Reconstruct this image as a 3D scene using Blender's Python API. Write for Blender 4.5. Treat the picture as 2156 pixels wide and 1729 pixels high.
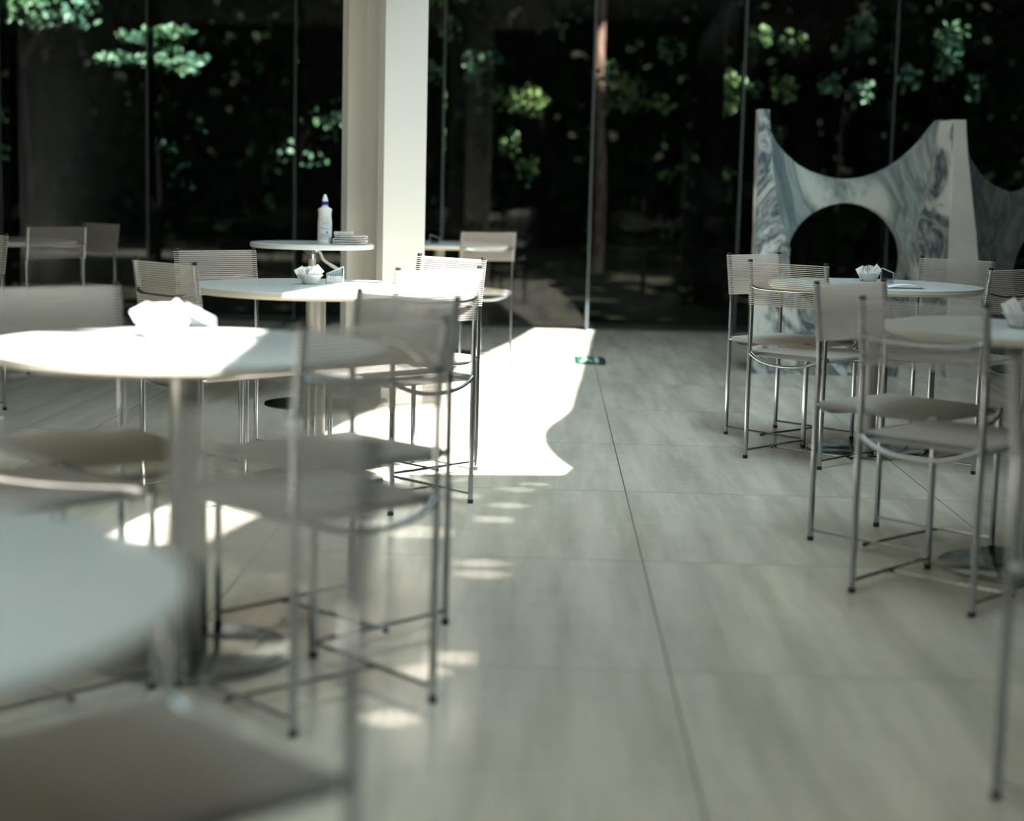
import bpy, bmesh, math, random
import numpy as np
from mathutils import Vector, Matrix, Euler

S = bpy.context.scene
COL = S.collection
for o in list(bpy.data.objects):
    bpy.data.objects.remove(o)
PI = math.pi

# ------------------------------------------------------------------ camera
PITCH, ROLL, EYE = 0.133786, 0.024033, 1.09116
cd = bpy.data.cameras.new('camera')
cam = bpy.data.objects.new('camera', cd)
COL.objects.link(cam)
cd.sensor_fit = 'HORIZONTAL'
cd.sensor_width = 68.0
cd.lens = 3487.15 * 68.0 / 2156.0
cd.clip_start, cd.clip_end = 0.05, 300
fw = Vector((0, math.cos(PITCH), -math.sin(PITCH)))
u0 = Vector((0, math.sin(PITCH), math.cos(PITCH)))
r0 = Vector((1, 0, 0))
up = u0 * math.cos(ROLL) - r0 * math.sin(ROLL)
rt = r0 * math.cos(ROLL) + u0 * math.sin(ROLL)
M = Matrix((rt, up, -fw)).transposed().to_4x4()
M.translation = Vector((0, 0, EYE))
cam.matrix_world = M
cd.dof.use_dof = True
cd.dof.focus_distance = 6.75
cd.dof.aperture_fstop = 2.8
S.camera = cam

# ------------------------------------------------------------------ sky, sun, exposure
SUN = Vector((0.41, -0.5, 1.0))          # towards the sun
w = bpy.data.worlds.new('sky')
S.world = w
w.use_nodes = True
bg = w.node_tree.nodes['Background']
bg.inputs[0].default_value = (0.68, 0.87, 0.94, 1)
SKY_BASE, SKY_GLOW, SKY_POW = 2.7, 34.0, 13.0      # hazy sky, brighter around the sun
wn_, wl_ = w.node_tree.nodes, w.node_tree.links
tcw = wn_.new('ShaderNodeTexCoord')
dotn = wn_.new('ShaderNodeVectorMath'); dotn.operation = 'DOT_PRODUCT'; dotn.inputs[1].default_value = SUN.normalized()
mxw = wn_.new('ShaderNodeMath'); mxw.operation = 'MAXIMUM'; mxw.inputs[1].default_value = 0.0
pww = wn_.new('ShaderNodeMath'); pww.operation = 'POWER'; pww.inputs[1].default_value = SKY_POW
mlw = wn_.new('ShaderNodeMath'); mlw.operation = 'MULTIPLY_ADD'; mlw.inputs[1].default_value = SKY_GLOW; mlw.inputs[2].default_value = SKY_BASE
wl_.new(tcw.outputs['Generated'], dotn.inputs[0]); wl_.new(dotn.outputs['Value'], mxw.inputs[0])
wl_.new(mxw.outputs[0], pww.inputs[0]); wl_.new(pww.outputs[0], mlw.inputs[0]); wl_.new(mlw.outputs[0], bg.inputs[1])
sl = bpy.data.lights.new('sun', 'SUN')
sl.energy = 44.0
sl.color = (1.0, 0.95, 0.90)
sl.angle = 0.0093
sun = bpy.data.objects.new('sun', sl)
COL.objects.link(sun)
sun.rotation_euler = SUN.to_track_quat('Z', 'Y').to_euler()
sun.location = (4, -5, 12)
S.view_settings.view_transform = 'Standard'
S.view_settings.look = 'None'
S.view_settings.exposure = 0.0
S.view_settings.gamma = 1.0
S.view_settings.use_curve_mapping = False
S.cycles.use_denoising = True
S.cycles.max_bounces = 10
S.cycles.transparent_max_bounces = 24
S.cycles.caustics_reflective = False
S.cycles.caustics_refractive = False
S.cycles.sample_clamp_indirect = 6.0

rng = np.random.default_rng(7)
random.seed(7)

# ------------------------------------------------------------------ helpers
def tag(o, label=None, cat=None, group=None, kind=None):
    if label: o['label'] = label
    if cat: o['category'] = cat
    if group: o['group'] = group
    if kind: o['kind'] = kind
    return o

def empty(name, loc, rz=0.0, label=None, cat=None, group=None):
    o = bpy.data.objects.new(name, None)
    COL.objects.link(o)
    o.location = loc
    o.rotation_euler = (0, 0, rz)
    o.empty_display_size = 0.05
    return tag(o, label, cat, group)

def obj(name, bm, mats, parent=None, smooth=True, recalc=True):
    me = bpy.data.meshes.new(name)
    if recalc:
        bmesh.ops.recalc_face_normals(bm, faces=bm.faces[:])
    bm.to_mesh(me)
    bm.free()
    for m in (mats if isinstance(mats, (list, tuple)) else [mats]):
        me.materials.append(m)
    if smooth:
        me.shade_smooth()
        if len(me.polygons) < 60000:
            me.set_sharp_from_angle(angle=math.radians(38))
    o = bpy.data.objects.new(name, me)
    COL.objects.link(o)
    if parent: o.parent = parent
    return o

def copy_tree(o, parent=None):
    c = o.copy()
    COL.objects.link(c)
    if parent: c.parent = parent
    for ch in o.children:
        copy_tree(ch, c)
    return c

def box(bm, c, s, rot=None, mat=0):
    g = bmesh.ops.create_cube(bm, size=1.0)
    vs = g['verts']
    for v in vs:
        p = Vector((v.co.x * s[0], v.co.y * s[1], v.co.z * s[2]))
        if rot is not None: p = rot @ p
        v.co = p + Vector(c)
    if mat:
        for f in {f for v in vs for f in v.link_faces}: f.material_index = mat

def tube(bm, pts, r, n=10, closed=False, caps=True, mat=0):
    pts = [Vector(p) for p in pts]
    N = len(pts)
    rs = r if isinstance(r, (list, tuple)) else [r] * N
    tang = []
    for i in range(N):
        a = pts[(i - 1) % N] if (closed or i > 0) else pts[i]
        b = pts[(i + 1) % N] if (closed or i < N - 1) else pts[i]
        tang.append((b - a).normalized())
    ref = Vector((0, 0, 1)) if abs(tang[0].z) < 0.9 else Vector((1, 0, 0))
    nrm = (ref - tang[0] * ref.dot(tang[0])).normalized()
    rings = []
    for i in range(N):
        nrm = (nrm - tang[i] * nrm.dot(tang[i])).normalized()
        bn = tang[i].cross(nrm)
        rings.append([bm.verts.new(pts[i] + (nrm * math.cos(2 * PI * k / n) + bn * math.sin(2 * PI * k / n)) * rs[i]) for k in range(n)])
    for i in range(N if closed else N - 1):
        a, b = rings[i], rings[(i + 1) % N]
        for k in range(n):
            f = bm.faces.new((a[k], a[(k + 1) % n], b[(k + 1) % n], b[k]))
            f.material_index = mat
    if caps and not closed:
        bm.faces.new(rings[0][::-1]).material_index = mat
        bm.faces.new(rings[-1]).material_index = mat

def lathe(bm, prof, n=48, c=(0, 0, 0), mat=0):
    rings = []
    for r, z in prof:
        if r < 1e-6:
            rings.append([bm.verts.new((c[0], c[1], c[2] + z))])
        else:
            rings.append([bm.verts.new((c[0] + r * math.cos(2 * PI * k / n), c[1] + r * math.sin(2 * PI * k / n), c[2] + z)) for k in range(n)])
    for a, b in zip(rings[:-1], rings[1:]):
        for k in range(n):
            k2 = (k + 1) % n
            if len(a) == 1 and len(b) == 1: continue
            if len(a) == 1: f = bm.faces.new((a[0], b[k2], b[k]))
            elif len(b) == 1: f = bm.faces.new((a[k], a[k2], b[0]))
            else: f = bm.faces.new((a[k], a[k2], b[k2], b[k]))
            f.material_index = mat

def prism(bm, loops, fmap, ext, mat=0):
    """filled 2-D loops (first the outline, then holes) extruded along ext"""
    edges = []
    tmp = bmesh.new()
    for lp in loops:
        vs = [tmp.verts.new(fmap(a, b)) for a, b in lp]
        for i in range(len(vs)):
            edges.append(tmp.edges.new((vs[i], vs[(i + 1) % len(vs)])))
    bmesh.ops.triangle_fill(tmp, use_beauty=True, use_dissolve=False, edges=edges)
    fs = tmp.faces[:]
    r = bmesh.ops.extrude_face_region(tmp, geom=fs)
    vs = [v for v in r['geom'] if isinstance(v, bmesh.types.BMVert)]
    bmesh.ops.translate(tmp, verts=vs, vec=Vector(ext))
    bmesh.ops.recalc_face_normals(tmp, faces=tmp.faces[:])
    m = {}
    for v in tmp.verts: m[v] = bm.verts.new(v.co)
    for f in tmp.faces:
        try:
            bm.faces.new([m[v] for v in f.verts]).material_index = mat
        except ValueError:
            pass
    tmp.free()

# ------------------------------------------------------------------ materials
def mat(name, base=(.5, .5, .5), rough=.5, metal=0.0, **k):
    m = bpy.data.materials.new(name)
    m.use_nodes = True
    b = m.node_tree.nodes['Principled BSDF']
    b.inputs['Base Color'].default_value = (*base, 1)
    b.inputs['Roughness'].default_value = rough
    b.inputs['Metallic'].default_value = metal
    for a, v in k.items():
        b.inputs[a].default_value = v
    return m

def nodes(m):
    return m.node_tree.nodes, m.node_tree.links, m.node_tree.nodes['Principled BSDF']

def tint_noise(m, c1, c2, scale, detail=4, stretch=(1, 1, 1), lo=.35, hi=.65, coord='Object', rough=None):
    N, L, b = nodes(m)
    tc = N.new('ShaderNodeTexCoord')
    mp = N.new('ShaderNodeMapping')
    mp.inputs['Scale'].default_value = stretch
    nz = N.new('ShaderNodeTexNoise')
    nz.inputs['Scale'].default_value = scale
    nz.inputs['Detail'].default_value = detail
    cr = N.new('ShaderNodeValToRGB')
    cr.color_ramp.elements[0].position = lo
    cr.color_ramp.elements[1].position = hi
    cr.color_ramp.elements[0].color = (*c1, 1)
    cr.color_ramp.elements[1].color = (*c2, 1)
    L.new(tc.outputs[coord], mp.inputs[0]); L.new(mp.outputs[0], nz.inputs[0])
    L.new(nz.outputs[0], cr.inputs[0]); L.new(cr.outputs[0], b.inputs['Base Color'])
    return nz, cr

M_chrome = mat('chromed_steel', (.42, .45, .48), .13, 1.0)
M_cord = mat('pvc_cord', (.43, .425, .41), .38)
def translucent(m, col, f):
    N, L, b = nodes(m)
    t = N.new('ShaderNodeBsdfTranslucent'); t.inputs[0].default_value = (*col, 1)
    mx = N.new('ShaderNodeMixShader'); mx.inputs[0].default_value = f
    L.new(b.outputs[0], mx.inputs[1]); L.new(t.outputs[0], mx.inputs[2])
    L.new(mx.outputs[0], N['Material Output'].inputs[0])
translucent(M_cord, (.90, .87, .83), .62)
M_rubber = mat('black_rubber', (.012, .012, .013), .6)
M_lam = mat('white_laminate', (.62, .66, .65), .22)
M_edge = mat('cream_table_edge', (.72, .66, .55), .45)
M_satin = mat('satin_steel', (.60, .60, .57), .42, .85)
tint_noise(M_satin, (.56, .565, .54), (.64, .64, .62), 6, stretch=(40, 40, .6))
M_base = mat('polished_base_plate', (.36, .42, .43), .14, 1.0)
M_white_paint = mat('white_painted_steel', (.62, .61, .57), .45)
M_plaster = mat('grey_side_wall', (.20, .205, .20), .85)
M_backwall = mat('dark_stone_wall', (.07, .072, .07), .8)
M_ceil = mat('ceiling_white', (.78, .78, .75), .85)
M_alu = mat('dark_aluminium', (.06, .065, .065), .4, .6)
M_paper = mat('white_paper', (.80, .79, .77), .7)
M_packet = mat('packet_paper', (.80, .78, .76), .6)
M_red = mat('red_print', (.50, .27, .24), .6)
M_towel = mat('folded_cloth', (.58, .58, .53), .9)
tint_noise(M_towel, (.50, .50, .46), (.64, .64, .60), 60)
M_pet = mat('bottle_plastic', (.74, .75, .71), .3)
M_blue = mat('blue_collar', (.012, .03, .22), .35)
M_ink = mat('blue_grey_ink', (.22, .30, .36), .6)
M_inkd = mat('dark_blue_ink', (.03, .12, .30), .6)
M_dark = mat('black_card', (.012, .014, .015), .5)
M_greysheet = mat('printed_sheet', (.62, .64, .64), .7)

def glassy(name, tint, ior=1.5, refl=1.0):
    m = bpy.data.materials.new(name)
    m.use_nodes = True
    N, L = m.node_tree.nodes, m.node_tree.links
    N.remove(N['Principled BSDF'])
    tr = N.new('ShaderNodeBsdfTransparent'); tr.inputs[0].default_value = (*tint, 1)
    gl = N.new('ShaderNodeBsdfGlossy'); gl.inputs['Roughness'].default_value = 0.0
    gl.inputs[0].default_value = (refl, refl, refl, 1)
    fr = N.new('ShaderNodeFresnel'); fr.inputs[0].default_value = ior
    mx = N.new('ShaderNodeMixShader')
    L.new(fr.outputs[0], mx.inputs[0]); L.new(tr.outputs[0], mx.inputs[1]); L.new(gl.outputs[0], mx.inputs[2])
    L.new(mx.outputs[0], N['Material Output'].inputs[0])
    return m
M_glass = glassy('tinted_window_glass', (.62, .68, .66), 1.36)
M_acryledge = mat('polished_acrylic_edge', (.62, .68, .68), .3)
M_fin = glassy('glass_fin_edge', (.55, .72, .68))
M_finedge = mat('polished_glass_edge', (.075, .10, .105), .25)
M_acryl = glassy('clear_acrylic', (.80, .85, .86), 1.7)
M_bowl = mat('frosted_glass_bowl', (.80, .82, .80), .25)
M_bowl.node_tree.nodes['Principled BSDF'].inputs['Transmission Weight'].default_value = .35

# travertine floor: large slabs, thin joints, soft streaks
YAW = -math.radians(1.17)
M_floor = mat('travertine', (.45, .42, .36), .13)
M_floor.node_tree.nodes['Principled BSDF'].inputs['Specular IOR Level'].default_value = .22
N, L, b = nodes(M_floor)
tc = N.new('ShaderNodeTexCoord')
sep = N.new('ShaderNodeSeparateXYZ'); L.new(tc.outputs['Object'], sep.inputs[0])
def mnode(op, a, bb):
    n = N.new('ShaderNodeMath'); n.operation = op
    for i, v in enumerate((a, bb)):
        if v is None: continue
        if isinstance(v, (int, float)): n.inputs[i].default_value = v
        else: L.new(v, n.inputs[i])
    return n.outputs[0]
def joint(axis, off, half):
    t = mnode('DIVIDE', mnode('SUBTRACT', sep.outputs[axis], off), 1.14)
    fr = mnode('FRACT', t, None)
    d = mnode('ABSOLUTE', mnode('SUBTRACT', fr, 0.5), None)
    return mnode('GREATER_THAN', d, 0.5 - half)
J = mnode('MAXIMUM', joint(0, .30, .0020), joint(1, 3.69, .0016))
def slabrand():
    fx = mnode('FLOOR', mnode('DIVIDE', mnode('SUBTRACT', sep.outputs[0], .30), 1.14), None)
    fy = mnode('FLOOR', mnode('DIVIDE', mnode('SUBTRACT', sep.outputs[1], 3.69), 1.14), None)
    cb = N.new('ShaderNodeCombineXYZ'); L.new(fx, cb.inputs[0]); L.new(fy, cb.inputs[1])
    wn = N.new('ShaderNodeTexWhiteNoise'); wn.noise_dimensions = '2D'; L.new(cb.outputs[0], wn.inputs[0])
    return wn
wn = slabrand()
va = N.new('ShaderNodeVectorMath'); va.operation = 'ADD'
L.new(tc.outputs['Object'], va.inputs[0])
vs = N.new('ShaderNodeVectorMath'); vs.operation = 'SCALE'; vs.inputs['Scale'].default_value = .10
L.new(wn.outputs['Color'], vs.inputs[0]); L.new(vs.outputs[0], va.inputs[1])
mp = N.new('ShaderNodeMapping'); mp.inputs['Scale'].default_value = (6.0, .55, 1); L.new(va.outputs[0], mp.inputs[0])
n1 = N.new('ShaderNodeTexNoise'); n1.inputs['Scale'].default_value = 1.3; n1.inputs['Detail'].default_value = 7; n1.inputs['Roughness'].default_value = .62
L.new(mp.outputs[0], n1.inputs[0])
mp2 = N.new('ShaderNodeMapping'); mp2.inputs['Scale'].default_value = (2.2, 7, 1); L.new(va.outputs[0], mp2.inputs[0])
n2 = N.new('ShaderNodeTexNoise'); n2.inputs['Scale'].default_value = 2.0; n2.inputs['Detail'].default_value = 6
L.new(mp2.outputs[0], n2.inputs[0])
addn = mnode('ADD', mnode('MULTIPLY', n1.outputs[0], .9), mnode('MULTIPLY', n2.outputs[0], .1))
cr = N.new('ShaderNodeValToRGB')
e = cr.color_ramp.elements
e[0].position = .36; e[0].color = (.44, .415, .345, 1)
e[1].position = .62; e[1].color = (.61, .577, .49, 1)
L.new(addn, cr.inputs[0])
mx = N.new('ShaderNodeMixRGB'); mx.inputs[2].default_value = (.17, .16, .13, 1)
L.new(J, mx.inputs[0]); L.new(cr.outputs[0], mx.inputs[1]); L.new(mx.outputs[0], b.inputs['Base Color'])
rr = mnode('ADD', mnode('MULTIPLY', n1.outputs[0], .14), .07)
L.new(rr, b.inputs['Roughness'])

# grey veined marble (two cuts of the same stone)
def marble(name, light, veinc, amount, scale):
    m = mat(name, light, .32)
    N, L, b = nodes(m)
    tc = N.new('ShaderNodeTexCoord')
    nz = N.new('ShaderNodeTexNoise'); nz.inputs['Scale'].default_value = scale; nz.inputs['Detail'].default_value = 5
    nz.inputs['Distortion'].default_value = 1.9; nz.inputs['Roughness'].default_value = .58
    mp = N.new('ShaderNodeMapping'); mp.inputs['Scale'].default_value = (1.15, 1, .62); mp.inputs['Rotation'].default_value = (0, .5, 0)
    L.new(tc.outputs['Object'], mp.inputs[0]); L.new(mp.outputs[0], nz.inputs[0])
    cr = N.new('ShaderNodeValToRGB'); e = cr.color_ramp.elements
    e[0].position = .40; e[0].color = (*light, 1)
    e[1].position = .70; e[1].color = (*light, 1)
    a = e.new(.50); a.color = (*[l + (v - l) * amount for l, v in zip(light, veinc)], 1)
    a = e.new(.545); a.color = (*[l + (v - l) * amount * .45 for l, v in zip(light, veinc)], 1)
    a = e.new(.58); a.color = (*[l + (v - l) * amount * .85 for l, v in zip(light, veinc)], 1)
    L.new(nz.outputs[0], cr.inputs[0]); L.new(cr.outputs[0], b.inputs['Base Color'])
    return m
M_marble = marble('veined_marble', (.60, .63, .60), (.035, .06, .085), 1.0, 2.6)
M_marble_soft = marble('cloudy_marble', (.46, .51, .48), (.06, .10, .12), .85, 1.1)
M_marble_pale = mat('pale_marble', (.62, .64, .63), .35)
tint_noise(M_marble_pale, (.58, .61, .60), (.66, .67, .66), 5)

M_leaf = mat('leaf_green', (.10, .17, .06), .5)
tint_noise(M_leaf, (.055, .125, .055), (.17, .23, .07), 2.2, lo=.4, hi=.6)
M_leaf2 = mat('leaf_cool_green', (.08, .15, .08), .45)
tint_noise(M_leaf2, (.05, .115, .075), (.12, .20, .10), 1.7, lo=.4, hi=.6)
M_canopy = mat('shaded_leaf', (.008, .021, .007), .8)  # leaf green darkened, deep shade of the wood put into the colour
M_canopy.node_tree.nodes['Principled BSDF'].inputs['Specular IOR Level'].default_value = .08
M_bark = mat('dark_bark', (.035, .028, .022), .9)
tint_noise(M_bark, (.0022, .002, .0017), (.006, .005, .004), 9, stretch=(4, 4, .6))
M_bark_red = mat('reddish_bark', (.38, .20, .15), .85)
tint_noise(M_bark_red, (.10, .045, .035), (.40, .22, .17), 5, stretch=(3, 3, .8))
M_soil = mat('forest_soil', (.03, .028, .02), .95)
tint_noise(M_soil, (.006, .006, .004), (.016, .015, .010), 3)
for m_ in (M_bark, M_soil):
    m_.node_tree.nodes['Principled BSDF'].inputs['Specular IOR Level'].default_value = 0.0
M_terr = mat('terrace_paving', (.22, .24, .23), .5)
tint_noise(M_terr, (.07, .08, .078), (.11, .12, .117), 2.5)

# ------------------------------------------------------------------ the setting
GY = 13.06           # glass line, turned with the floor grid
CEIL = 4.2
def room(x, y): return Vector((x * math.cos(YAW) - y * math.sin(YAW), x * math.sin(YAW) + y * math.cos(YAW), 0))

bm = bmesh.new()
box(bm, (0, 3.4, -.15), (17, 19.4, .3))
fl = tag(obj('floor', bm, M_floor, smooth=False), kind='structure')
fl.rotation_euler = (0, 0, YAW)

# unseen ceiling; openings shaped to throw the sun patches, outlined where they land
AL = [(.165, 12.95), (.62, 12.95), (.5, 11.2), (.4, 9.75), (.334, 8.83), (.285, 8.16), (.235, 7.9), (.18, 7.66), (.148, 7.45), (.137, 7.256),
      (.142, 7.05), (.16, 6.85), (.2, 6.6), (.234, 6.454), (.195, 6.28), (-.40, 6.22), (-.45, 5.75), (-.74, 5.75), (-.93, 4.88),
      (-1.26, 4.88), (-1.17, 5.4), (-.80, 7.32), (-.656, 8.157), (-.477, 9.208), (-.245, 10.562), (0, 11.85)]
BL = [(-1.50, 4.16), (-1.485, 3.98), (-1.41, 3.82), (-1.29, 3.70), (-1.16, 3.645), (-1.02, 3.63), (-.89, 3.66), (-.9, 4.1), (-.93, 4.62), (-1.27, 4.62), (-1.28, 4.44), (-1.45, 4.32)]
LL = [(-5.8, -1.2), (-.6, -1.2), (-.6, .7), (-5.8, .7)]      # opening added over the near left to bring in bounced sunlight
def lift(p): return (p[0] + SUN.x * CEIL, p[1] + SUN.y * CEIL)
def oval(cx, cy, a, bb, n=12): return [(cx + a * math.cos(2 * PI * k / n), cy + bb * math.sin(2 * PI * k / n)) for k in range(n)]
DAP = [(.03, 5.95, .075, .05), (-.005, 5.64, .075, .05), (-.05, 5.39, .06, .05), (-.075, 4.74, .075, .05), (-.07, 4.60, .075, .05),
       (-.60, 4.46, .06, .10), (-.13, 3.75, .055, .05), (-.185, 3.64, .055, .06), (-.235, 3.30, .055, .055), (-.29, 5.16, .11, .09), (-.52, 4.40, .03, .06),
       (-.16, 5.8, .05, .05), (.09, 6.07, .05, .03), (-.45, 5.25, .07, .09)]
loops = [[(-8.6, -5.6), (8.6, -5.6), (8.6, 13.6), (-8.6, 13.6)], [lift(p) for p in AL], [lift(p) for p in BL], LL]
for cx, cy, a, bb in DAP:            # pinholes added overhead to make soft flecks of sun
    ny = max(1, int(round(2 * bb / .030))); nx = max(1, int(round(2 * a / .030)))
    for i in range(nx):
        for j in range(ny):
            hx = ((i + .5) / nx * 2 - 1); hy = ((j + .5) / ny * 2 - 1)
            if hx * hx + hy * hy < 1.05:
                loops.append([lift(p) for p in oval(cx + hx * a, cy + hy * bb, .0075, .0075, 6)])
bm = bmesh.new()
prism(bm, loops, lambda a, bb: (a, bb, CEIL), (0, 0, .008))
tag(obj('ceiling', bm, M_ceil, smooth=False), kind='structure')
bm = bmesh.new()
for y, xa, xb in ((6.66, -1.0, -.43), (4.31, -1.6, -.85)):
    a = lift((xa, y)); c = lift((xb, y))
    box(bm, ((a[0] + c[0]) / 2, a[1], CEIL + .06), (c[0] - a[0], .035, .10))
tag(obj('trim_1', bm, M_alu, smooth=False), kind='structure')

bm = bmesh.new(); box(bm, (4.75, 5.45, 3.05), (5.4, 6.3, .3)); box(bm, (-3.63, 9.75, 3.05), (7.55, 6.3, .3))  # unseen low slabs added to shade the right group and far left
tag(obj('ceiling', bm, M_plaster, smooth=False), kind='structure')
bm = bmesh.new(); box(bm, (7.6, 4.0, 2.1), (.3, 18.4, 4.2))
tag(obj('wall_right', bm, M_plaster, smooth=False), kind='structure')
bm = bmesh.new(); box(bm, (-7.6, 4.0, 2.1), (.3, 18.4, 4.2))
tag(obj('wall_left', bm, M_plaster, smooth=False), kind='structure')
bm = bmesh.new()
box(bm, (0, -5.2, 2.1), (15.5, .3, 4.2))
tag(obj('wall_back', bm, M_backwall, smooth=False), kind='structure')

# frontal glass wall: panes between glass fins
k = 0
for i in range(-6, 7):
    x0, x1 = .302 + 1.141 * i - 1.141, .302 + 1.141 * i
    bm = bmesh.new()
    box(bm, ((x0 + x1) / 2, GY, 2.1), (1.141 - .012, .012, 4.2))
    k += 1
    p = tag(obj('window_%d' % k, bm, M_glass, smooth=False), kind='structure')
    p.rotation_euler = (0, 0, YAW)
    bm = bmesh.new()
    box(bm, (x1, GY - .11, 2.1), (.016, .20, 4.19))
    f = obj('glass_fin', bm, M_fin, p, smooth=False)
    bm = bmesh.new(); box(bm, (x1, GY - .212, 2.1), (.016, .004, 4.19))
    obj('polished_edge', bm, M_finedge, f, smooth=False)
    bm = bmesh.new()
    box(bm, (x1, GY, 2.1), (.012, .014, 4.19))
    f = obj('seal', bm, M_alu, p, smooth=False)
bm = bmesh.new()
box(bm, (0, GY, .006), (15.2, .05, .012)); box(bm, (0, GY, 4.17), (15.2, .08, .06))
t = tag(obj('trim_2', bm, M_alu, smooth=False), kind='structure'); t.rotation_euler = (0, 0, YAW)

bm = bmesh.new(); box(bm, (0, 13.5, -.2), (40, .8, .36))
tag(obj('terrace', bm, M_terr, smooth=False), kind='structure')
bm = bmesh.new()
g = bmesh.ops.create_grid(bm, x_segments=60, y_segments=60, size=60)
for v in bm.verts:
    d = max(0.0, v.co.y - 16)
    v.co.z = -.12 + .10 * math.sin(v.co.x * .7) * math.sin(v.co.y * .9) * min(1, d / 3) + .012 * d + .5 * max(0, v.co.y - 33) + .5 * max(0, abs(v.co.x) - 19)
    if v.co.y < 13.2: v.co.z = -.32
tag(obj('ground', bm, M_soil), kind='structure')

# ------------------------------------------------------------------ steel column (H section, turned to the grid)
bm = bmesh.new()
th = math.radians(39)
n_ = Vector((math.sin(th), -math.cos(th), 0)); t_ = Vector((math.cos(th), math.sin(th), 0))
ft, fwid, sec, chh = .055, .258, .385, 2.9
rot = Matrix((t_, -n_, Vector((0, 0, 1)))).transposed()
box(bm, (fwid / 2, ft / 2, chh / 2), (fwid, ft, chh))
box(bm, (fwid / 2, sec - ft / 2, chh / 2), (fwid, ft, chh))
box(bm, (fwid / 2, sec / 2, chh / 2), (.05, sec - ft, chh))
colm = obj('column', bm, M_white_paint, smooth=False)
colm.matrix_world = Matrix.Translation((-.668, 8.35, 0)) @ rot.to_4x4()
bpy.context.view_layer.update()
tag(colm, 'white painted steel column of H section rising behind the small bottle table', 'column')

# ------------------------------------------------------------------ chairs
def make_chair():
    root = empty('cord_chair', (0, 0, 0))
    hw, hd = .18, .216
    def post(sx):
        return [(sx * hw, -hd, .010), (sx * hw, -hd, .3), (sx * hw, -hd, .60), (sx * hw, -hd - .0006, .63), (sx * hw, -hd - .004, .665), (sx * hw, -hd - .022, .818)]
    for sx in (-1, 1):
        bm = bmesh.new(); tube(bm, post(sx), .009, 12)
        lg = obj('leg', bm, M_chrome, root)
        bm = bmesh.new(); tube(bm, [(sx * hw, -hd, 0), (sx * hw, -hd, .014)], .0102, 12); obj('rubber_foot', bm, M_rubber, lg)
        bm = bmesh.new(); tube(bm, [(sx * hw, -hd - .0215, .815), (sx * hw, -hd - .0226, .824)], .0094, 12); obj('end_cap', bm, M_rubber, lg)
        bm = bmesh.new(); tube(bm, [(sx * hw, hd, .010), (sx * hw, hd, .2), (sx * hw, hd, .449)], .009, 12)
        lg = obj('leg', bm, M_chrome, root)
        bm = bmesh.new(); tube(bm, [(sx * hw, hd, 0), (sx * hw, hd, .014)], .0102, 12); obj('rubber_foot', bm, M_rubber, lg)
    bm = bmesh.new()
    zt = .438
    for sx in (-1, 1):
        tube(bm, [(sx * hw, -hd, zt), (sx * hw, 0, zt), (sx * hw, hd, zt)], .0085, 12)
    for y, s in ((-hd, -1), (hd, 1)):
        tube(bm, [(hw * t, y + s * .022 * (1 - t ** 4), .444 - .045 * (1 - abs(t) ** 2.4)) for t in np.linspace(-1, 1, 17)], .0075, 10)
    obj('seat_frame', bm, M_chrome, root)
    bm = bmesh.new()
    tube(bm, [(hw * t, -hd - .0105 - .03 * (1 - t ** 6), .722 - .016 * (1 - t ** 4)) for t in np.linspace(-1, 1, 19)], .0055, 10)
    obj('back_brace', bm, M_chrome, root)
    bm = bmesh.new()
    for sx in (-1, 1):
        tube(bm, [(sx * hw, -hd, .034), (sx * hw, hd, .034)], .0055, 8)
    tube(bm, [(-hw - .012, 0, .026), (hw + .012, 0, .026)], .0055, 8)
    st = obj('stretcher', bm, M_chrome, root)
    for sx in (-1, 1):
        bm = bmesh.new(); tube(bm, [(sx * (hw + .010), 0, .026), (sx * (hw + .018), 0, .026)], .0066, 8); obj('end_plug', bm, M_rubber, st)
    # backrest: one cord wound round both posts
    bm = bmesh.new()
    rc, cr_ = .0021, .0112
    for i in range(23):
        z = .640 + i * .00775
        yc = -hd - .022 * max(0, (z - .64)) / .178 - .0005
        pts = []
        for s in (1, -1):
            for a in np.linspace(-PI / 2, PI / 2, 6):
                px, py = s * (hw + cr_ * math.cos(a)), s * cr_ * math.sin(a)
                pts.append((px, yc + py, z + (.0012 if py < 0 else 0) * (abs(py) / cr_)))
        tube(bm, pts, rc, 5, closed=True)
    obj('backrest', bm, M_cord, root)
    bm = bmesh.new()
    for i in range(54):
        y = -.193 + i * .00728
        pts = []
        for s in (1, -1):
            for a in np.linspace(-PI / 2, PI / 2, 5):
                pts.append((s * (hw + .0105 * math.cos(a)), y + (.0036 if s * math.sin(a) < 0 else 0) * abs(math.sin(a)), zt + s * .0105 * math.sin(a)))
        tube(bm, pts, .0027, 5, closed=True)
    obj('seat', bm, M_cord, root)
    return root

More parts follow.
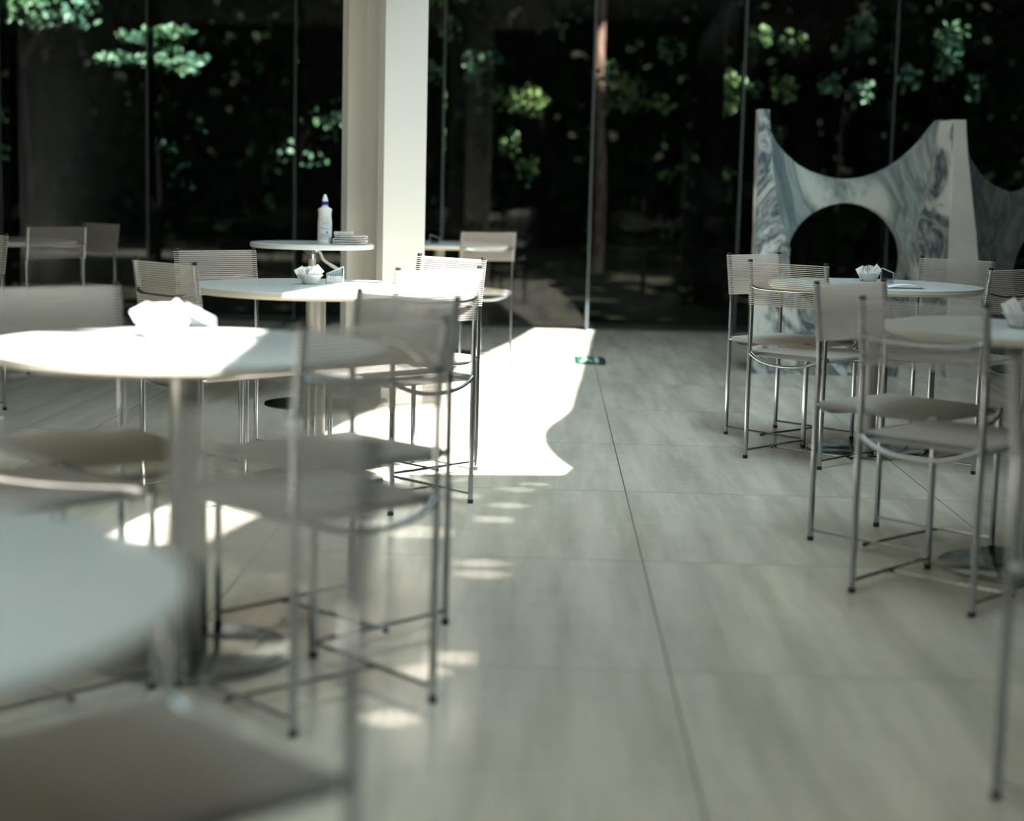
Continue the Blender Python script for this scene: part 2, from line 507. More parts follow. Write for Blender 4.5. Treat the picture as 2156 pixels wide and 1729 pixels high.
CH = [
 (-.433, 3.450, 132.7, 'chrome cord chair with its back to the camera, right of the front sunlit table'),
 (-.434, 4.018, -132.9, 'chrome cord chair turned to the camera beyond the front sunlit table, right side'),
 (-1.02, 4.0, -50, 'chrome cord chair with sunlit cream seat at far left of the front table'),
 (-1.038, 3.413, 50, 'chrome cord chair with shaded tan seat low at the left picture edge'),
 (-.447, 1.735, -135, 'very near blurred cord chair filling the bottom left of the picture'),
 (-.417, 5.697, 134, 'chrome cord chair with sunlit white backrest, nearer one right of the sugar bowl table'),
 (-.417, 6.314, -134, 'chrome cord chair with sunlit white backrest, farther one right of the sugar bowl table'),
 (-1.003, 5.72, 44, 'shaded cord chair in front left of the sugar bowl table, left post highest'),
 (-1.04, 6.48, -47, 'cord chair behind the sugar bowl table, its level backrest just left of the spray bottle'),
 (-.28, 10.46, 118, 'small pale cord chair right of the white column, close to the glass wall'),
 (-2.73, 9.43, 137, 'dim cord chair far left with its back square to the camera before black glass'),
 (-2.69, 9.955, -133, 'almost black cord chair far left, just right of the squarely turned dim chair'),
 (-2.66, 7.665, -133, 'cord chair cut off by the left picture edge, only a post and leg showing'),
 (1.256, 7.439, -47, 'leftmost cord chair of the right group, behind the farther table'),
 (1.252, 6.832, 47, 'cord chair with tan seat in front left of the farther right table'),
 (1.239, 5.146, -47, 'cord chair beyond the nearer right table on its left, backrest seen nearly end on'),
 (1.232, 4.531, 48, 'large cord chair with brown seat in front left of the nearer right table'),
 (1.844, 7.415, -135, 'cord chair behind the farther right table, before the marble sculpture'),
 (1.824, 6.81, 135, 'dark cord chair at the right picture edge, striped backrest tilted away'),
 (1.184, 2.886, -47, 'near blurred cord chair at the right edge, only a tall post showing'),
]
proto = make_chair()
for i, (x, y, a, lab) in enumerate(CH):
    o = proto if i == 0 else copy_tree(proto)
    o.location = (x, y, 0)
    o.rotation_euler = (0, 0, math.radians(a - 90))
    tag(o, lab, 'chair', 'cord chairs of the cafe')

# ------------------------------------------------------------------ tables
def make_table():
    root = empty('cafe_table', (0, 0, 0))
    bm = bmesh.new(); R = .45
    lathe(bm, [(0, .7205), (R - .006, .7205), (R - .001, .719), (R, .716), (R - .0005, .7145), (0, .7145)], 96)
    top = obj('tabletop', bm, M_lam, root)
    bm = bmesh.new()
    lathe(bm, [(0, .7143), (R - .001, .7143), (R - .0015, .704), (R - .012, .694), (R - .03, .6925), (0, .6925)], 96)
    obj('edge_band', bm, M_edge, root)
    bm = bmesh.new()
    lathe(bm, [(0, .012), (.036, .012), (.036, .682), (.12, .684), (.12, .6924), (0, .6924)], 40)
    obj('pole', bm, M_satin, root)
    bm = bmesh.new()
    lathe(bm, [(0, 0), (.252, 0), (.255, .003), (.255, .007), (.251, .0095), (.06, .0125), (0, .0125)], 80)
    obj('base_plate', bm, M_base, root)
    return root
TB = [
 (-.745, 3.74, 'round white table in full sun at front left, with blurred sugar bowl'),
 (-.725, 6.04, 'round white table half in sun, its sugar bowl sharp, before the white column'),
 (-.74, 1.425, 'nearest round table, blurred grey green corner at the left edge below the tan seat'),
 (1.535, 7.08, 'farther shaded round table of the right group, before the marble sculpture'),
 (1.545, 4.85, 'nearer shaded round table of the right group, cut by the right edge'),
 (-.50, 10.85, 'round table showing between the white column and the pale chair'),
 (-3.03, 9.72, 'dim round table behind the squarely turned chair at far left'),
]
tproto = make_table()
for i, (x, y, lab) in enumerate(TB):
    o = tproto if i == 0 else copy_tree(tproto)
    o.location = (x, y, 0)
    tag(o, lab, 'table', 'round cafe tables')

# small crank table beside the column
PT = (-.998, 8.15)
root = empty('side_table', (PT[0], PT[1], 0), 0, 'small round table with chrome pole and white crank lever, carrying the spray bottle', 'table')
bm = bmesh.new(); lathe(bm, [(0, .8), (.297, .8), (.302, .796), (.302, .781), (.298, .776), (0, .776)], 80); obj('tabletop', bm, M_lam, root)
bm = bmesh.new(); lathe(bm, [(0, .012), (.0185, .012), (.0185, .73), (0, .73)], 28); obj('pole', bm, M_satin, root)
bm = bmesh.new(); lathe(bm, [(0, .722), (.020, .722), (.024, .745), (.05, .768), (.055, .7759), (0, .7759)], 28); obj('bracket', bm, M_chrome, root)
bm = bmesh.new(); lathe(bm, [(0, 0), (.228, 0), (.232, .004), (.230, .010), (.03, .014), (0, .014)], 64); obj('base_plate', bm, M_base, root)
bm = bmesh.new()
tube(bm, [(.022, -.02, .766), (.036, -.03, .762), (.046, -.035, .748), (.058, -.04, .722), (.070, -.045, .712), (.10, -.055, .694)], .0062, 10)
lv = obj('lever', bm, M_white_paint, root)
bm = bmesh.new(); tube(bm, [(.092, -.052, .699), (.098, -.0545, .6955), (.158, -.07, .662), (.162, -.071, .66)], [.0065, .0085, .0085, .006], 10); obj('grip', bm, M_white_paint, lv)

# ------------------------------------------------------------------ things on tables
def text_mesh(body, size):
    c = bpy.data.curves.new('t', 'FONT'); c.body = body; c.size = size; c.align_x = 'CENTER'; c.shear = .25; c.resolution_u = 3
    o = bpy.data.objects.new('t', c); COL.objects.link(o)
    dg = bpy.context.evaluated_depsgraph_get()
    me = bpy.data.meshes.new_from_object(o.evaluated_get(dg))
    V = [v.co.copy() for v in me.vertices]; F = [tuple(p.vertices) for p in me.polygons]
    bpy.data.objects.remove(o); bpy.data.curves.remove(c); bpy.data.meshes.remove(me)
    return V, F

root = empty('spray_bottle', (-.926, 8.05, .8003), 0, 'white plastic bottle with blue collar and nozzle on the small table', 'bottle')
bm = bmesh.new()
lathe(bm, [(0, 0), (.034, 0), (.0365, .004), (.0365, .014), (.0345, .016), (.0345, .10), (.0335, .115), (.0315, .13), (.0315, .15), (.034, .158), (.0335, .166), (.028, .172), (.0165, .177), (.015, .181), (.015, .186), (0, .186)], 40)
body = obj('body', bm, M_pet, root)
bm = bmesh.new(); lathe(bm, [(0, .186), (.0160, .186), (.0162, .2035), (0, .2035)], 32); obj('collar', bm, M_blue, root)
bm = bmesh.new(); lathe(bm, [(0, .2035), (.0155, .2035), (.0155, .208), (.012, .222), (.0085, .228), (.0078, .236), (.0, .238)], 28); obj('nozzle', bm, M_pet, root)
bm = bmesh.new()
def wrap(u, z, r=.03475): # u metres along the label from the camera-facing middle
    a = -PI / 2 + u / r
    return (r * math.cos(a), r * math.sin(a), z)
def strip(u0_, u1_, z0, z1, mi=0):
    n = max(2, int((u1_ - u0_) / .004))
    us = np.linspace(u0_, u1_, n + 1)
    lo = [bm.verts.new(wrap(u, z0)) for u in us]; hi = [bm.verts.new(wrap(u, z1)) for u in us]
    for j in range(n): bm.faces.new((lo[j], lo[j + 1], hi[j + 1], hi[j])).material_index = mi
strip(-.026, .028, .1155, .1172); strip(-.025, .028, .0225, .0240)
rr_ = random.Random(3)
for z in (.126, .106, .101, .096, .088, .0465, .0425, .0385, .0345, .0305):
    u = -.012 if z > .08 else -.02
    while u < .026:
        wv = rr_.uniform(.003, .010); strip(u, min(.028, u + wv), z, z + .0022); u += wv + .0016
V, F = text_mesh('Power', .017)
vv = [bm.verts.new(wrap(v.x + .004, v.y + .070, .0349)) for v in V]
for f in F:
    q = bm.faces.new([vv[i] for i in f]); q.material_index = 1
strip(.008, .020, .052, .0535, 1); strip(.012, .021, .0535, .058, 1); strip(.015, .019, .058, .064, 1)
obj('label_print', bm, [M_ink, M_inkd], body, smooth=False, recalc=False)

root = empty('folded_cloth', (-.80, 8.06, .8003), math.radians(3), 'folded off white cloth lying beside the spray bottle', 'cloth')
bm = bmesh.new()
def sheet(path, y0, y1, th_, mi=0):
    P = [Vector((p[0], 0, p[1])) for p in path]
    L_, R_ = [], []
    for i, p in enumerate(P):
        a, c = P[max(0, i - 1)], P[min(len(P) - 1, i + 1)]
        d = (c - a).normalized(); nn = Vector((-d.z, 0, d.x)) * th_ / 2
        L_.append(p + nn); R_.append(p - nn)
    out = L_ + R_[::-1]
    A = [bm.verts.new((p.x, y0, p.z)) for p in out]; B = [bm.verts.new((p.x, y1, p.z)) for p in out]
    n = len(out)
    for i in range(n): bm.faces.new((A[i], A[(i + 1) % n], B[(i + 1) % n], B[i]))
    m = len(P)
    for i in range(m - 1):
        bm.faces.new((A[i], A[i + 1], A[n - 2 - i], A[n - 1 - i])); bm.faces.new((B[i], B[i + 1], B[n - 2 - i], B[n - 1 - i]))
def zig(x0, x1, z0, dz, layers):
    pts = []
    for l in range(layers):
        a, c = (x0, x1) if l % 2 == 0 else (x1, x0)
        for t in np.linspace(0, 1, 7):
            x = a + (c - a) * t
            pts.append((x, z0 + l * dz + .005 * max(0, (x - .03) / .06)))
        if l < layers - 1:
            xe = c; s = 1 if c > a else -1
            for q in np.linspace(-.6, .6, 3): pts.append((xe + s * dz * .5 * math.cos(q * PI / 2), z0 + l * dz + dz / 2 + dz / 2 * math.sin(q * PI / 2) + .005 * max(0, (xe - .03) / .06)))
    return pts
sheet(zig(-.078, .074, .007, .0105, 4), -.06, .06, .0052)
lower = obj('lower_fold', bm, M_towel, root)
bm = bmesh.new(); sheet(zig(-.080, .005, .0475, .0085, 2), -.055, .05, .0065); obj('upper_fold', bm, M_towel, root)

# sugar bowls with packets
def make_bowl():
    root = empty('sugar_bowl', (0, 0, 0))
    bm = bmesh.new()
    prof = [(0, 0), (.026, 0), (.030, .003), (.040, .022), (.0435, .030), (.0465, .0315), (.0465, .035), (.0425, .0355), (.0385, .024), (.028, .006), (0, .005)]
    n = 16
    rings = []
    for r, z in prof:
        if r == 0: rings.append([bm.verts.new((0, 0, z))]); continue
        rings.append([bm.verts.new((r * (1 + (.035 if k_ % 2 else -.01)) * math.cos(2 * PI * k_ / n), r * (1 + (.035 if k_ % 2 else -.01)) * math.sin(2 * PI * k_ / n), z)) for k_ in range(n)])
    for a, c in zip(rings[:-1], rings[1:]):
        for k_ in range(n):
            k2 = (k_ + 1) % n
            if len(a) == 1: bm.faces.new((a[0], c[k2], c[k_]))
            elif len(c) == 1: bm.faces.new((a[k_], a[k2], c[0]))
            else: bm.faces.new((a[k_], a[k2], c[k2], c[k_]))
    obj('bowl', bm, M_bowl, root, smooth=False)
    bm = bmesh.new(); lathe(bm, [(.0475, .0300), (.0482, .032), (.0482, .035), (.0470, .0362), (.0460, .0345), (.0468, .031)], 32)
    obj('rim', bm, M_bowl, root)
    return root
def make_packet():
    bm = bmesh.new()
    W_, H_ = .036, .050
    g = []
    for iy, y in enumerate(np.linspace(-H_ / 2, H_ / 2, 9)):
        row = []
        for ix, x in enumerate(np.linspace(-W_ / 2, W_ / 2, 7)):
            b_ = max(0, (1 - (2 * x / W_) ** 2)) * max(0, (1 - (2 * y / H_) ** 4))
            row.append((x, y, b_))
        g.append(row)
    F_ = [[bm.verts.new((x, -.0004 - .0017 * b_, y)) for x, y, b_ in r] for r in g]
    K_ = [[bm.verts.new((x, .0004 + .0017 * b_, y)) for x, y, b_ in r] for r in g]
    for i in range(8):
        for j in range(6):
            bm.faces.new((F_[i][j], F_[i][j + 1], F_[i + 1][j + 1], F_[i + 1][j]))
            bm.faces.new((K_[i][j], K_[i + 1][j], K_[i + 1][j + 1], K_[i][j + 1]))
    for i in range(8):
        bm.faces.new((F_[i][0], F_[i + 1][0], K_[i + 1][0], K_[i][0])); bm.faces.new((F_[i][6], K_[i][6], K_[i + 1][6], F_[i + 1][6]))
    for j in range(6):
        bm.faces.new((F_[0][j], K_[0][j], K_[0][j + 1], F_[0][j + 1])); bm.faces.new((F_[8][j], F_[8][j + 1], K_[8][j + 1], K_[8][j]))
    o = obj('sugar_packet', bm, M_packet)
    bm = bmesh.new(); box(bm, (-.004, -.0023, .006), (.0018, .0006, .026)); box(bm, (.008, -.0021, .008), (.0012, .0006, .012))
    obj('printed_line', bm, M_red, o, smooth=False)
    return o
bproto = make_bowl(); pproto = make_packet()
first = [True]
BW = [(-.825, 3.88, .7206, 'sunlit blurred', 'front table', 0), (-.757, 6.12, .7206, 'sharp', 'half sunlit table', 1), (1.548, 7.28, .7206, 'shaded', 'farther right table', 2), (1.49, 4.83, .7206, 'blurred shaded', 'nearer right table', 3)]
for bi, (x, y, z, adj, where, sd) in enumerate(BW):
    o = bproto if bi == 0 else copy_tree(bproto)
    sc = (1.25, 1.0, 1.05, 1.35)[bi]
    o.location = (x, y, z); o.scale = (sc, sc, sc)
    tag(o, '%s glass sugar bowl full of paper packets on the %s' % (adj, where), 'bowl', 'sugar bowls')
    rg = random.Random(20 + sd)
    n = 11
    for q in range(n):
        p = pproto if (bi == 0 and q == 0) else copy_tree(pproto)
        t = q / (n - 1)
        px = (-.027 + .048 * t) * sc
        if q == n - 1:
            e_ = Euler((rg.uniform(-.25, -.15), math.radians(48), math.radians(8))); px = .024 * sc; pz = .045 * sc; py = -.018 * sc
        elif q == 0:
            e_ = Euler((-.25, math.radians(-28), math.radians(12))); pz = .037 * sc; py = -.012 * sc; px = -.030 * sc
        else:
            e_ = Euler((rg.uniform(-.35, .1), math.radians(rg.uniform(-14, 26)), math.radians(rg.uniform(52, 72)))); pz = (.033 + .007 * t + rg.uniform(-.003, .003)) * sc; py = rg.uniform(-.006, .010) * sc
        p.location = (x + px, y + py, z + pz); p.rotation_euler = e_; p.scale = (sc, sc, sc)
        if q == n - 1: lab = 'foremost tilted white sugar packet, at right in the bowl on the %s' % where
        elif q == 0: lab = 'leftmost white sugar packet leaning out of the bowl on the %s' % where
        else: lab = 'white sugar packet in the upright row in the bowl on the %s' % where
        tag(p, lab, 'sugar packet', 'sugar packets on the %s' % where)

# acrylic menu stands
def make_stand(h1, h2, L_, D_, card):
    root = empty('menu_stand', (0, 0, 0))
    bm = bmesh.new(); t = .0022
    for y in (-D_ / 2, D_ / 2):
        prism(bm, [[(-L_ / 2, 0), (L_ / 2, 0), (L_ / 2, h2), (-L_ / 2, h1)]], lambda a, c, y=y: (a, y - t / 2, c), (0, t, 0))
    for x, h in ((-L_ / 2, h1), (L_ / 2, h2)):
        box(bm, (x, 0, h / 2), (t, D_ - t, h))
    obj('holder', bm, M_acryl, root, smooth=False)
    bm = bmesh.new()
    for y in (-D_ / 2 - t / 2, D_ / 2 + t / 2):
        q = [(-L_ / 2, y, .001), (L_ / 2, y, .001), (L_ / 2, y, h2), (-L_ / 2, y, h1)]
        for i in range(4): tube(bm, [q[i], q[(i + 1) % 4]], .0009, 6)
    obj('polished_edge', bm, M_acryledge, root, smooth=False)
    if card:
        bm = bmesh.new()
        prism(bm, [[(-L_ / 2 + .005, .003), (L_ / 2 - .006, .003), (L_ / 2 - .006, h2 - .006), (-L_ / 2 + .005, h1 - .003)]], lambda a, c: (a, -.003, c), (0, .0012, 0))
        for i in range(3): box(bm, (-L_ / 2 + .015 + i * .009, -.0035, h1 * .60), (.003, .0006, h1 * .55), mat=1)
        obj('menu_card', bm, [M_greysheet, M_ink], root, smooth=False)
    return root
for (x, y, rz, a, lab) in [(-.785, 4.13, 18, (.066, .03, .07, .032, True), 'blurred acrylic menu stand beside the sugar bowl on the front table'),
                           (-.672, 6.18, 12, (.036, .064, .062, .03, True), 'acrylic menu stand with a printed card right of the sharp sugar bowl'),
                           (1.60, 7.14, -20, (.066, .046, .052, .03, False), 'empty clear acrylic stand on the farther right table'),
                           (-.52, 10.62, 5, (.06, .04, .06, .03, False), 'tiny clear stand on the table right of the white column')]:
    o = make_stand(*a)
    o.location = (x, y, .7207); o.rotation_euler = (0, 0, math.radians(rz))
    tag(o, lab, 'menu stand')
# curled card on the farther right table
bm = bmesh.new()
sheet([(-.075 + .15 * t, .003 + .012 * (1 - (2 * t - 1) ** 2)) for t in np.linspace(0, 1, 15)], -.045, .045, .0014)
o = obj('curled_card', bm, [M_paper])
o.location = (1.60, 6.80, .7206)
tag(o, 'arched white card with a dark gap under it on the farther right table', 'card')
bm = bmesh.new(); box(bm, (0, 0, .006), (.05, .06, .012)); bmesh.ops.bevel(bm, geom=bm.edges[:], offset=.002, segments=2, affect='EDGES')
o = obj('bill_folder', bm, M_dark); o.location = (1.53, 5.19, .7206); o.rotation_euler = (0, 0, .5)
tag(o, 'small black block left of the sugar bowl on the nearer right table', 'folder')

# ------------------------------------------------------------------ lit sign let into the floor
M_green = mat('sign_green', (.007, .085, .055), .35)
M_green.node_tree.nodes['Principled BSDF'].inputs['Emission Color'].default_value = (.02, .30, .18, 1)
M_green.node_tree.nodes['Principled BSDF'].inputs['Emission Strength'].default_value = .06
M_signw = mat('sign_white', (.42, .46, .47), .4)
root = empty('floor_exit_sign', (.492, 10.60, 0), YAW, 'green and white exit sign with dark frame let into the floor', 'sign')
bm = bmesh.new(); box(bm, (0, 0, .001), (.196, .50, .004)); obj('frame', bm, mat('sign_frame', (.02, .035, .035), .35, .2), root, smooth=False)
bm = bmesh.new(); box(bm, (-.008, 0, .003), (.145, .40, .003)); pl = obj('plate', bm, M_green, root, smooth=False)
bm = bmesh.new()
mp_ = lambda a, c: (a, c, .0046)
def rnd(cx, cy, a, c, n=14): return [(cx + a * math.cos(2 * PI * k_ / n), cy + c * math.sin(2 * PI * k_ / n)) for k_ in range(n)]
prism(bm, [[(.028, -.15), (.056, -.15), (.056, .15), (.028, .15)]], mp_, (0, 0, .0008))                       # doorway
prism(bm, [rnd(-.028, .105, .012, .035)], mp_, (0, 0, .0008))                                              # head of the running figure
prism(bm, [[(-.05, .05), (-.012, .07), (-.002, -.02), (.018, -.06), (.010, -.15), (-.004, -.09), (-.026, -.05), (-.05, -.14), (-.066, -.12), (-.046, -.02)]], mp_, (0, 0, .0008))
obj('pictogram', bm, M_signw, pl, smooth=False)

# ------------------------------------------------------------------ marble sculpture
root = empty('marble_sculpture', (2.02, 10.2, 0), 0, 'grey veined marble sculpture with concave top and round opening, behind the right tables', 'sculpture')
OX, OY = 2.02, 10.2
def ell(a0, a1, n, cx=2.018, cz=.707, rx=.360, rz=.341): return [(cx + rx * math.cos(math.radians(a)), cz + rz * math.sin(math.radians(a))) for a in np.linspace(a0, a1, n)]
frame = [(1.437, 1.592), (1.5, 1.592), (1.512, 1.45), (1.527, 1.314), (1.545, 1.18), (1.568, 1.058), (1.592, .965), (1.622, .887)]
frame += ell(171, 369, 26)
frame += [(2.395, .83), (2.422, .906), (2.452, 1.02), (2.481, 1.137), (2.505, 1.26), (2.514, 1.36), (2.524, 1.47), (2.529, 1.547), (2.605, 1.558), (2.612, 1.2), (2.615, .8), (2.64, 0), (1.455, 0), (1.448, .8)]
bm = bmesh.new()
prism(bm, [frame], lambda a, c: (a - OX, 10.08 - OY, c), (0, .13, 0))
obj('veined_foot_frame', bm, M_marble, root, smooth=False)
arc = [(1.46, 1.57), (1.504, 1.506), (1.535, 1.45), (1.576, 1.386), (1.63, 1.33), (1.696, 1.275), (1.77, 1.235), (1.843, 1.213), (1.91, 1.197), (1.979, 1.191), (2.055, 1.195), (2.131, 1.208), (2.2, 1.233), (2.272, 1.269), (2.345, 1.32), (2.41, 1.377), (2.46, 1.432), (2.504, 1.493), (2.555, 1.56)]
bm = bmesh.new()
prism(bm, [arc + [(2.60, 1.55), (2.62, .25), (1.47, .25)], ell(0, 349, 40)], lambda a, c: (a - OX, 10.18 - OY, c), (0, .16, 0))
obj('arched_panel', bm, M_marble_soft, root, smooth=False)
bm = bmesh.new()
prism(bm, [[(2.607, 1.556), (2.674, 1.558), (2.684, 1.46), (2.70, 1.34), (2.722, 1.2), (2.746, 1.06), (2.772, .9), (2.80, .72), (2.84, .4), (2.88, 0), (2.642, 0), (2.617, .8)]], lambda a, c: (a - OX, 10.06 - OY, c), (0, .22, 0))
obj('tower_face', bm, M_marble_pale, root, smooth=False)
d2 = Vector((.88, .475, 0)); o2 = Vector((2.66 - OX, 10.16 - OY, 0)); n2 = Vector((.475, -.88, 0)) * -.16
arc2 = [(a - 1.46, c - .06) for a, c in arc]
hole2 = [(a - 1.46 + .32, c - .08) for a, c in ell(0, 349, 40)]
bm = bmesh.new()
prism(bm, [arc2 + [(1.16, 1.49), (1.40, .9), (1.42, 0), (.01, 0), (0, 1.50)], hole2], lambda a, c: o2 + d2 * a + Vector((0, 0, c)), n2)
obj('arched_panel', bm, M_marble_soft, root, smooth=False)
bm = bmesh.new()
prism(bm, [[(1.13, 1.50), (1.20, 1.50), (1.48, .9), (1.50, 0), (1.38, 0), (1.36, .9)]], lambda a, c: o2 + d2 * a + Vector((0, 0, c)) - n2 * .3, n2 * 1.6)
obj('end_post', bm, M_marble, root, smooth=False)

# ------------------------------------------------------------------ the wood outside
def leaf_mesh(name, P, size, mats, parent, jitter=.35, aim=None, kind=None):
    """six-cornered leaves with a fold, at points P"""
    n = len(P)
    s = size * (1 + jitter * (rng.random(n) - .5) * 2)
    d = rng.normal(size=(n, 3)); d[:, 2] -= .25
    d /= np.linalg.norm(d, axis=1)[:, None]
    r_ = rng.normal(size=(n, 3))
    if aim is not None: r_ = r_ * .8 + np.array(aim)
    sd = np.cross(d, r_); sd /= np.linalg.norm(sd, axis=1)[:, None] + 1e-9
    nm = np.cross(sd, d)
    base = [(-.5, 0, 0), (-.18, .34, .10), (.2, .26, .07), (.55, 0, 0), (.2, -.26, .07), (-.18, -.34, .10)]
    V = np.concatenate([(P + d * (a * s)[:, None] + sd * (b_ * s)[:, None] + nm * (c * s)[:, None])[:, None, :] for a, b_, c in base], axis=1).reshape(-1, 3)
    idx = np.arange(n) * 6
    F = np.concatenate([np.stack([idx, idx + 1, idx + 2, idx + 3], 1), np.stack([idx, idx + 3, idx + 4, idx + 5], 1)])
    me = bpy.data.meshes.new(name)
    me.vertices.add(len(V)); me.vertices.foreach_set('co', V.ravel().astype(np.float32))
    me.loops.add(len(F) * 4); me.loops.foreach_set('vertex_index', F.ravel().astype(np.int32))
    me.polygons.add(len(F)); me.polygons.foreach_set('loop_start', (np.arange(len(F)) * 4).astype(np.int32))
    me.update(calc_edges=True); me.validate()
    me.materials.append(mats)
    o = bpy.data.objects.new(name, me); COL.objects.link(o)
    if parent: o.parent = parent
    if kind: o['kind'] = kind
    return o

def cloud(n, c, r):
    v = rng.normal(size=(n, 3)); v /= np.linalg.norm(v, axis=1)[:, None]
    return np.array(c) + v * np.array(r) * (rng.random(n) ** .45)[:, None]

sun_d = np.array(SUN.normalized())
KEEP = [((-4.6, 16.2, 2.6), 1.0), ((-3.4, 16.2, 2.3), .8), ((1.05, 22, 2.85), .32), ((4.2, 17.5, 2.7), .5), ((2.6, 20, 2.3), .45), ((.1, 19.2, 2.1), .3), ((2.5, 19.2, 2.3), .3), ((-.6, 19, 2.5), .2), ((1.9, 17, 2.6), .35), ((-1.6, 17.5, 2.7), .5)]  # sun shafts cut through the added canopy to light chosen spots
def cull(P):
    ok = np.ones(len(P), bool)
    for c, r_ in KEEP:
        v = P - np.array(c); t = v @ sun_d
        d = np.linalg.norm(v - t[:, None] * sun_d, axis=1)
        ok &= ~((d < r_) & (t > 1.0))
    return P[ok]

TR = [(-9.5, 19.5, .20), (-6.2, 21.5, .17), (-5.9, 17.8, .09), (-1.2, 20.2, .16), (.2, 24.5, .2), (2.1, 18.4, .13), (3.55, 21.0, .19), (5.9, 18.2, .16), (7.6, 22.5, .2), (10.2, 20.0, .2), (-2.9, 25.0, .2), (-8.2, 27.5, .22), (4.4, 27.0, .22)]
TL = ['dark slim tree trunk outside at far left', 'dark tree outside behind the black glass left of centre', 'slender dark tree outside carrying the sunlit leaf cluster', 'dark tree outside behind the white column',
      'thick dark tree outside near the middle of the glass wall', 'dark tree outside just left of the marble sculpture', 'dark tree outside behind the marble arch', 'black tree trunk outside at the right edge behind the sculpture',
      'dark tree outside past the right edge', 'outermost dark tree outside on the right', 'deep dark tree outside, second behind the column', 'deep dark tree outside at far left, farthest back', 'deep dark tree outside behind the sculpture, farthest back']
for (x, y, r_), lab in zip(TR, TL):
    root = empty('forest_tree', (x, y, -.15), 0, lab, 'tree', 'trees of the wood outside')
    bm = bmesh.new()
    lx, ly = random.uniform(-.25, .25), random.uniform(-.2, .2)
    tube(bm, [(lx * (t ** 1.5) + .05 * math.sin(5 * t + x), ly * t, 5.6 * t) for t in np.linspace(0, 1, 12)], [r_ * (1.25 - .75 * t) for t in np.linspace(0, 1, 12)], 12)
    for k_ in range(5):
        z = 2.9 + k_ * .33; a = random.uniform(0, 2 * PI); l_ = random.uniform(1.0, 1.9)
        tube(bm, [(lx * .2, ly * .3, z), (l_ * .5 * math.cos(a), l_ * .5 * math.sin(a), z + .35), (l_ * math.cos(a), l_ * math.sin(a), z + .9)], [r_ * .35, r_ * .22, r_ * .1], 7)
    obj('trunk', bm, M_bark, root)

# reddish pine whose trunk catches the sun
root = empty('forest_tree', (1.02, 22, -.1), 0, 'pinkish trunked tree outside, lit above the middle of the glass wall', 'tree', 'trees of the wood outside')
bm = bmesh.new(); tube(bm, [(.05 - .02 * t + .03 * math.sin(9 * t), 0, 5.6 * t) for t in np.linspace(0, 1, 16)], [.085 - .04 * t for t in np.linspace(0, 1, 16)], 12)
obj('trunk', bm, M_bark_red, root)

# understorey: branches with small leaves, each a young tree of its own
def understorey(x, y, z, r, n, size, m, lab, droop=0.0, name='young_tree'):
    gz = -.12
    root = empty(name, (x, y, gz), 0, lab, 'tree', 'young trees of the wood outside')
    bm = bmesh.new()
    tube(bm, [(.06 * math.sin(3 * t + x), 0, (z - gz + r[2] * .5) * t) for t in np.linspace(0, 1, 9)], [.028 - .018 * t for t in np.linspace(0, 1, 9)], 8)
    cl = []
    nb = max(5, n // 42)
    for k_ in range(nb):
        c = cloud(1, (0, 0, z - gz), r)[0]
        tube(bm, [(0, 0, max(.3, c[2] - .35)), tuple(c * np.array((.55, .55, 1)) - np.array((0, 0, .05))), tuple(c)], [.012, .008, .004], 5)
        cl.append(cloud(n // nb, c, (r[0] * .26, r[1] * .26, r[2] * .22)))
    obj('trunk', bm, M_bark, root)
    leaf_mesh('foliage', np.concatenate(cl), size, m, root, aim=tuple(sun_d * .8), kind='stuff')
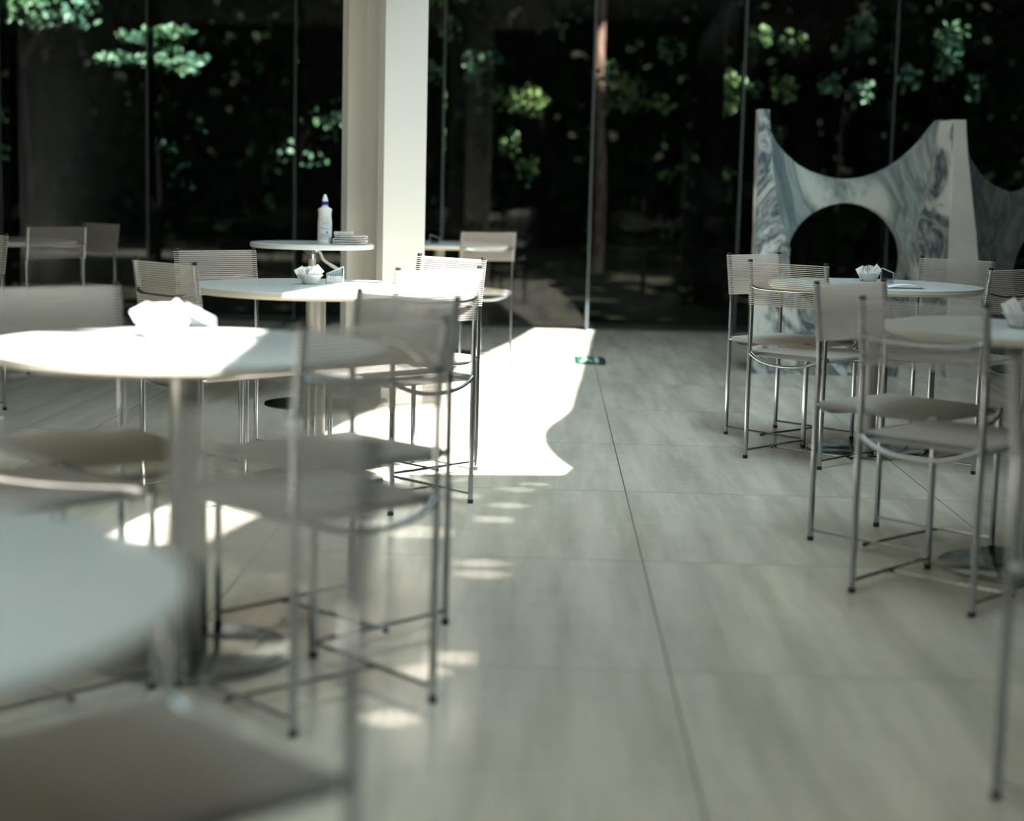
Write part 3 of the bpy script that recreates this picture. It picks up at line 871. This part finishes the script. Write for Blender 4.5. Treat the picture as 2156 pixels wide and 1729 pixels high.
US = [
 (-4.75, 16.2, 2.75, (.75, .45, .36), 1250, .075, M_leaf2, 'young leafy tree in sun at the top left corner'),
 (-3.45, 16.3, 2.30, (.62, .45, .24), 900, .075, M_leaf2, 'bright sunlit leaf cluster hanging left of the white column'),
 (-1.45, 17.6, 2.95, (.5, .4, .3), 160, .07, M_leaf, 'young tree outside showing leaves at the top just left of the column'),
 (-.65, 19.0, 2.3, (.5, .4, .8), 170, .065, M_leaf2, 'young tree outside just right of the white column'),
 (.10, 19.2, 1.9, (.6, .5, .9), 330, .065, M_leaf, 'young tree outside scattered with green glints left of the pinkish trunk'),
 (1.45, 19.6, 2.3, (.7, .5, .8), 330, .065, M_leaf, 'young tree outside scattered with green glints right of the pinkish trunk'),
 (2.65, 19.2, 2.35, (.7, .4, .7), 330, .075, M_leaf, 'young tree outside with yellow green leaves above the marble arch'),
 (3.5, 18.0, 2.6, (.6, .4, .6), 240, .07, M_leaf2, 'young tree outside with pale leaves above the sculpture tower'),
 (4.25, 17.2, 2.5, (.5, .4, .7), 280, .07, M_leaf2, 'young tree outside with pale leaves toward the top right'),
 (-2.4, 18.5, 1.6, (.8, .5, .7), 80, .065, M_leaf2, 'faint young tree outside behind the black glass left of the bottle'),
 (-4.0, 18.6, 1.5, (.8, .5, .6), 40, .065, M_leaf2, 'faint young tree outside low behind the far left chairs'),
 (2.0, 18.8, 1.3, (.5, .5, .4), 60, .065, M_leaf, 'faint young tree outside seen through the marble opening'),
]
for u_ in US: understorey(*u_)

# dense dark thicket closing the view, and an unseen leaf canopy added for shade
P = np.concatenate([np.column_stack([rng.uniform(-18, 18, 22000), 29 + 4 * rng.random(22000), rng.uniform(-.2, 5.2, 22000)])] +
                   [np.column_stack([xs + 3 * (rng.random(7000) - .5), rng.uniform(15, 29, 7000), rng.uniform(-.2, 5.2, 7000)]) for xs in (-14.5, 14.5)])
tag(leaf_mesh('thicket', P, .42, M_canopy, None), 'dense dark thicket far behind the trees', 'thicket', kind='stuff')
P = np.column_stack([rng.uniform(-17, 17, 60000), rng.uniform(12.0, 33, 60000), rng.uniform(5.95, 8.4, 60000)])
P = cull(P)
tag(leaf_mesh('shade_canopy', P, .42, M_canopy, None), 'unseen dark leaf canopy added to shade the wood', 'foliage', kind='stuff')
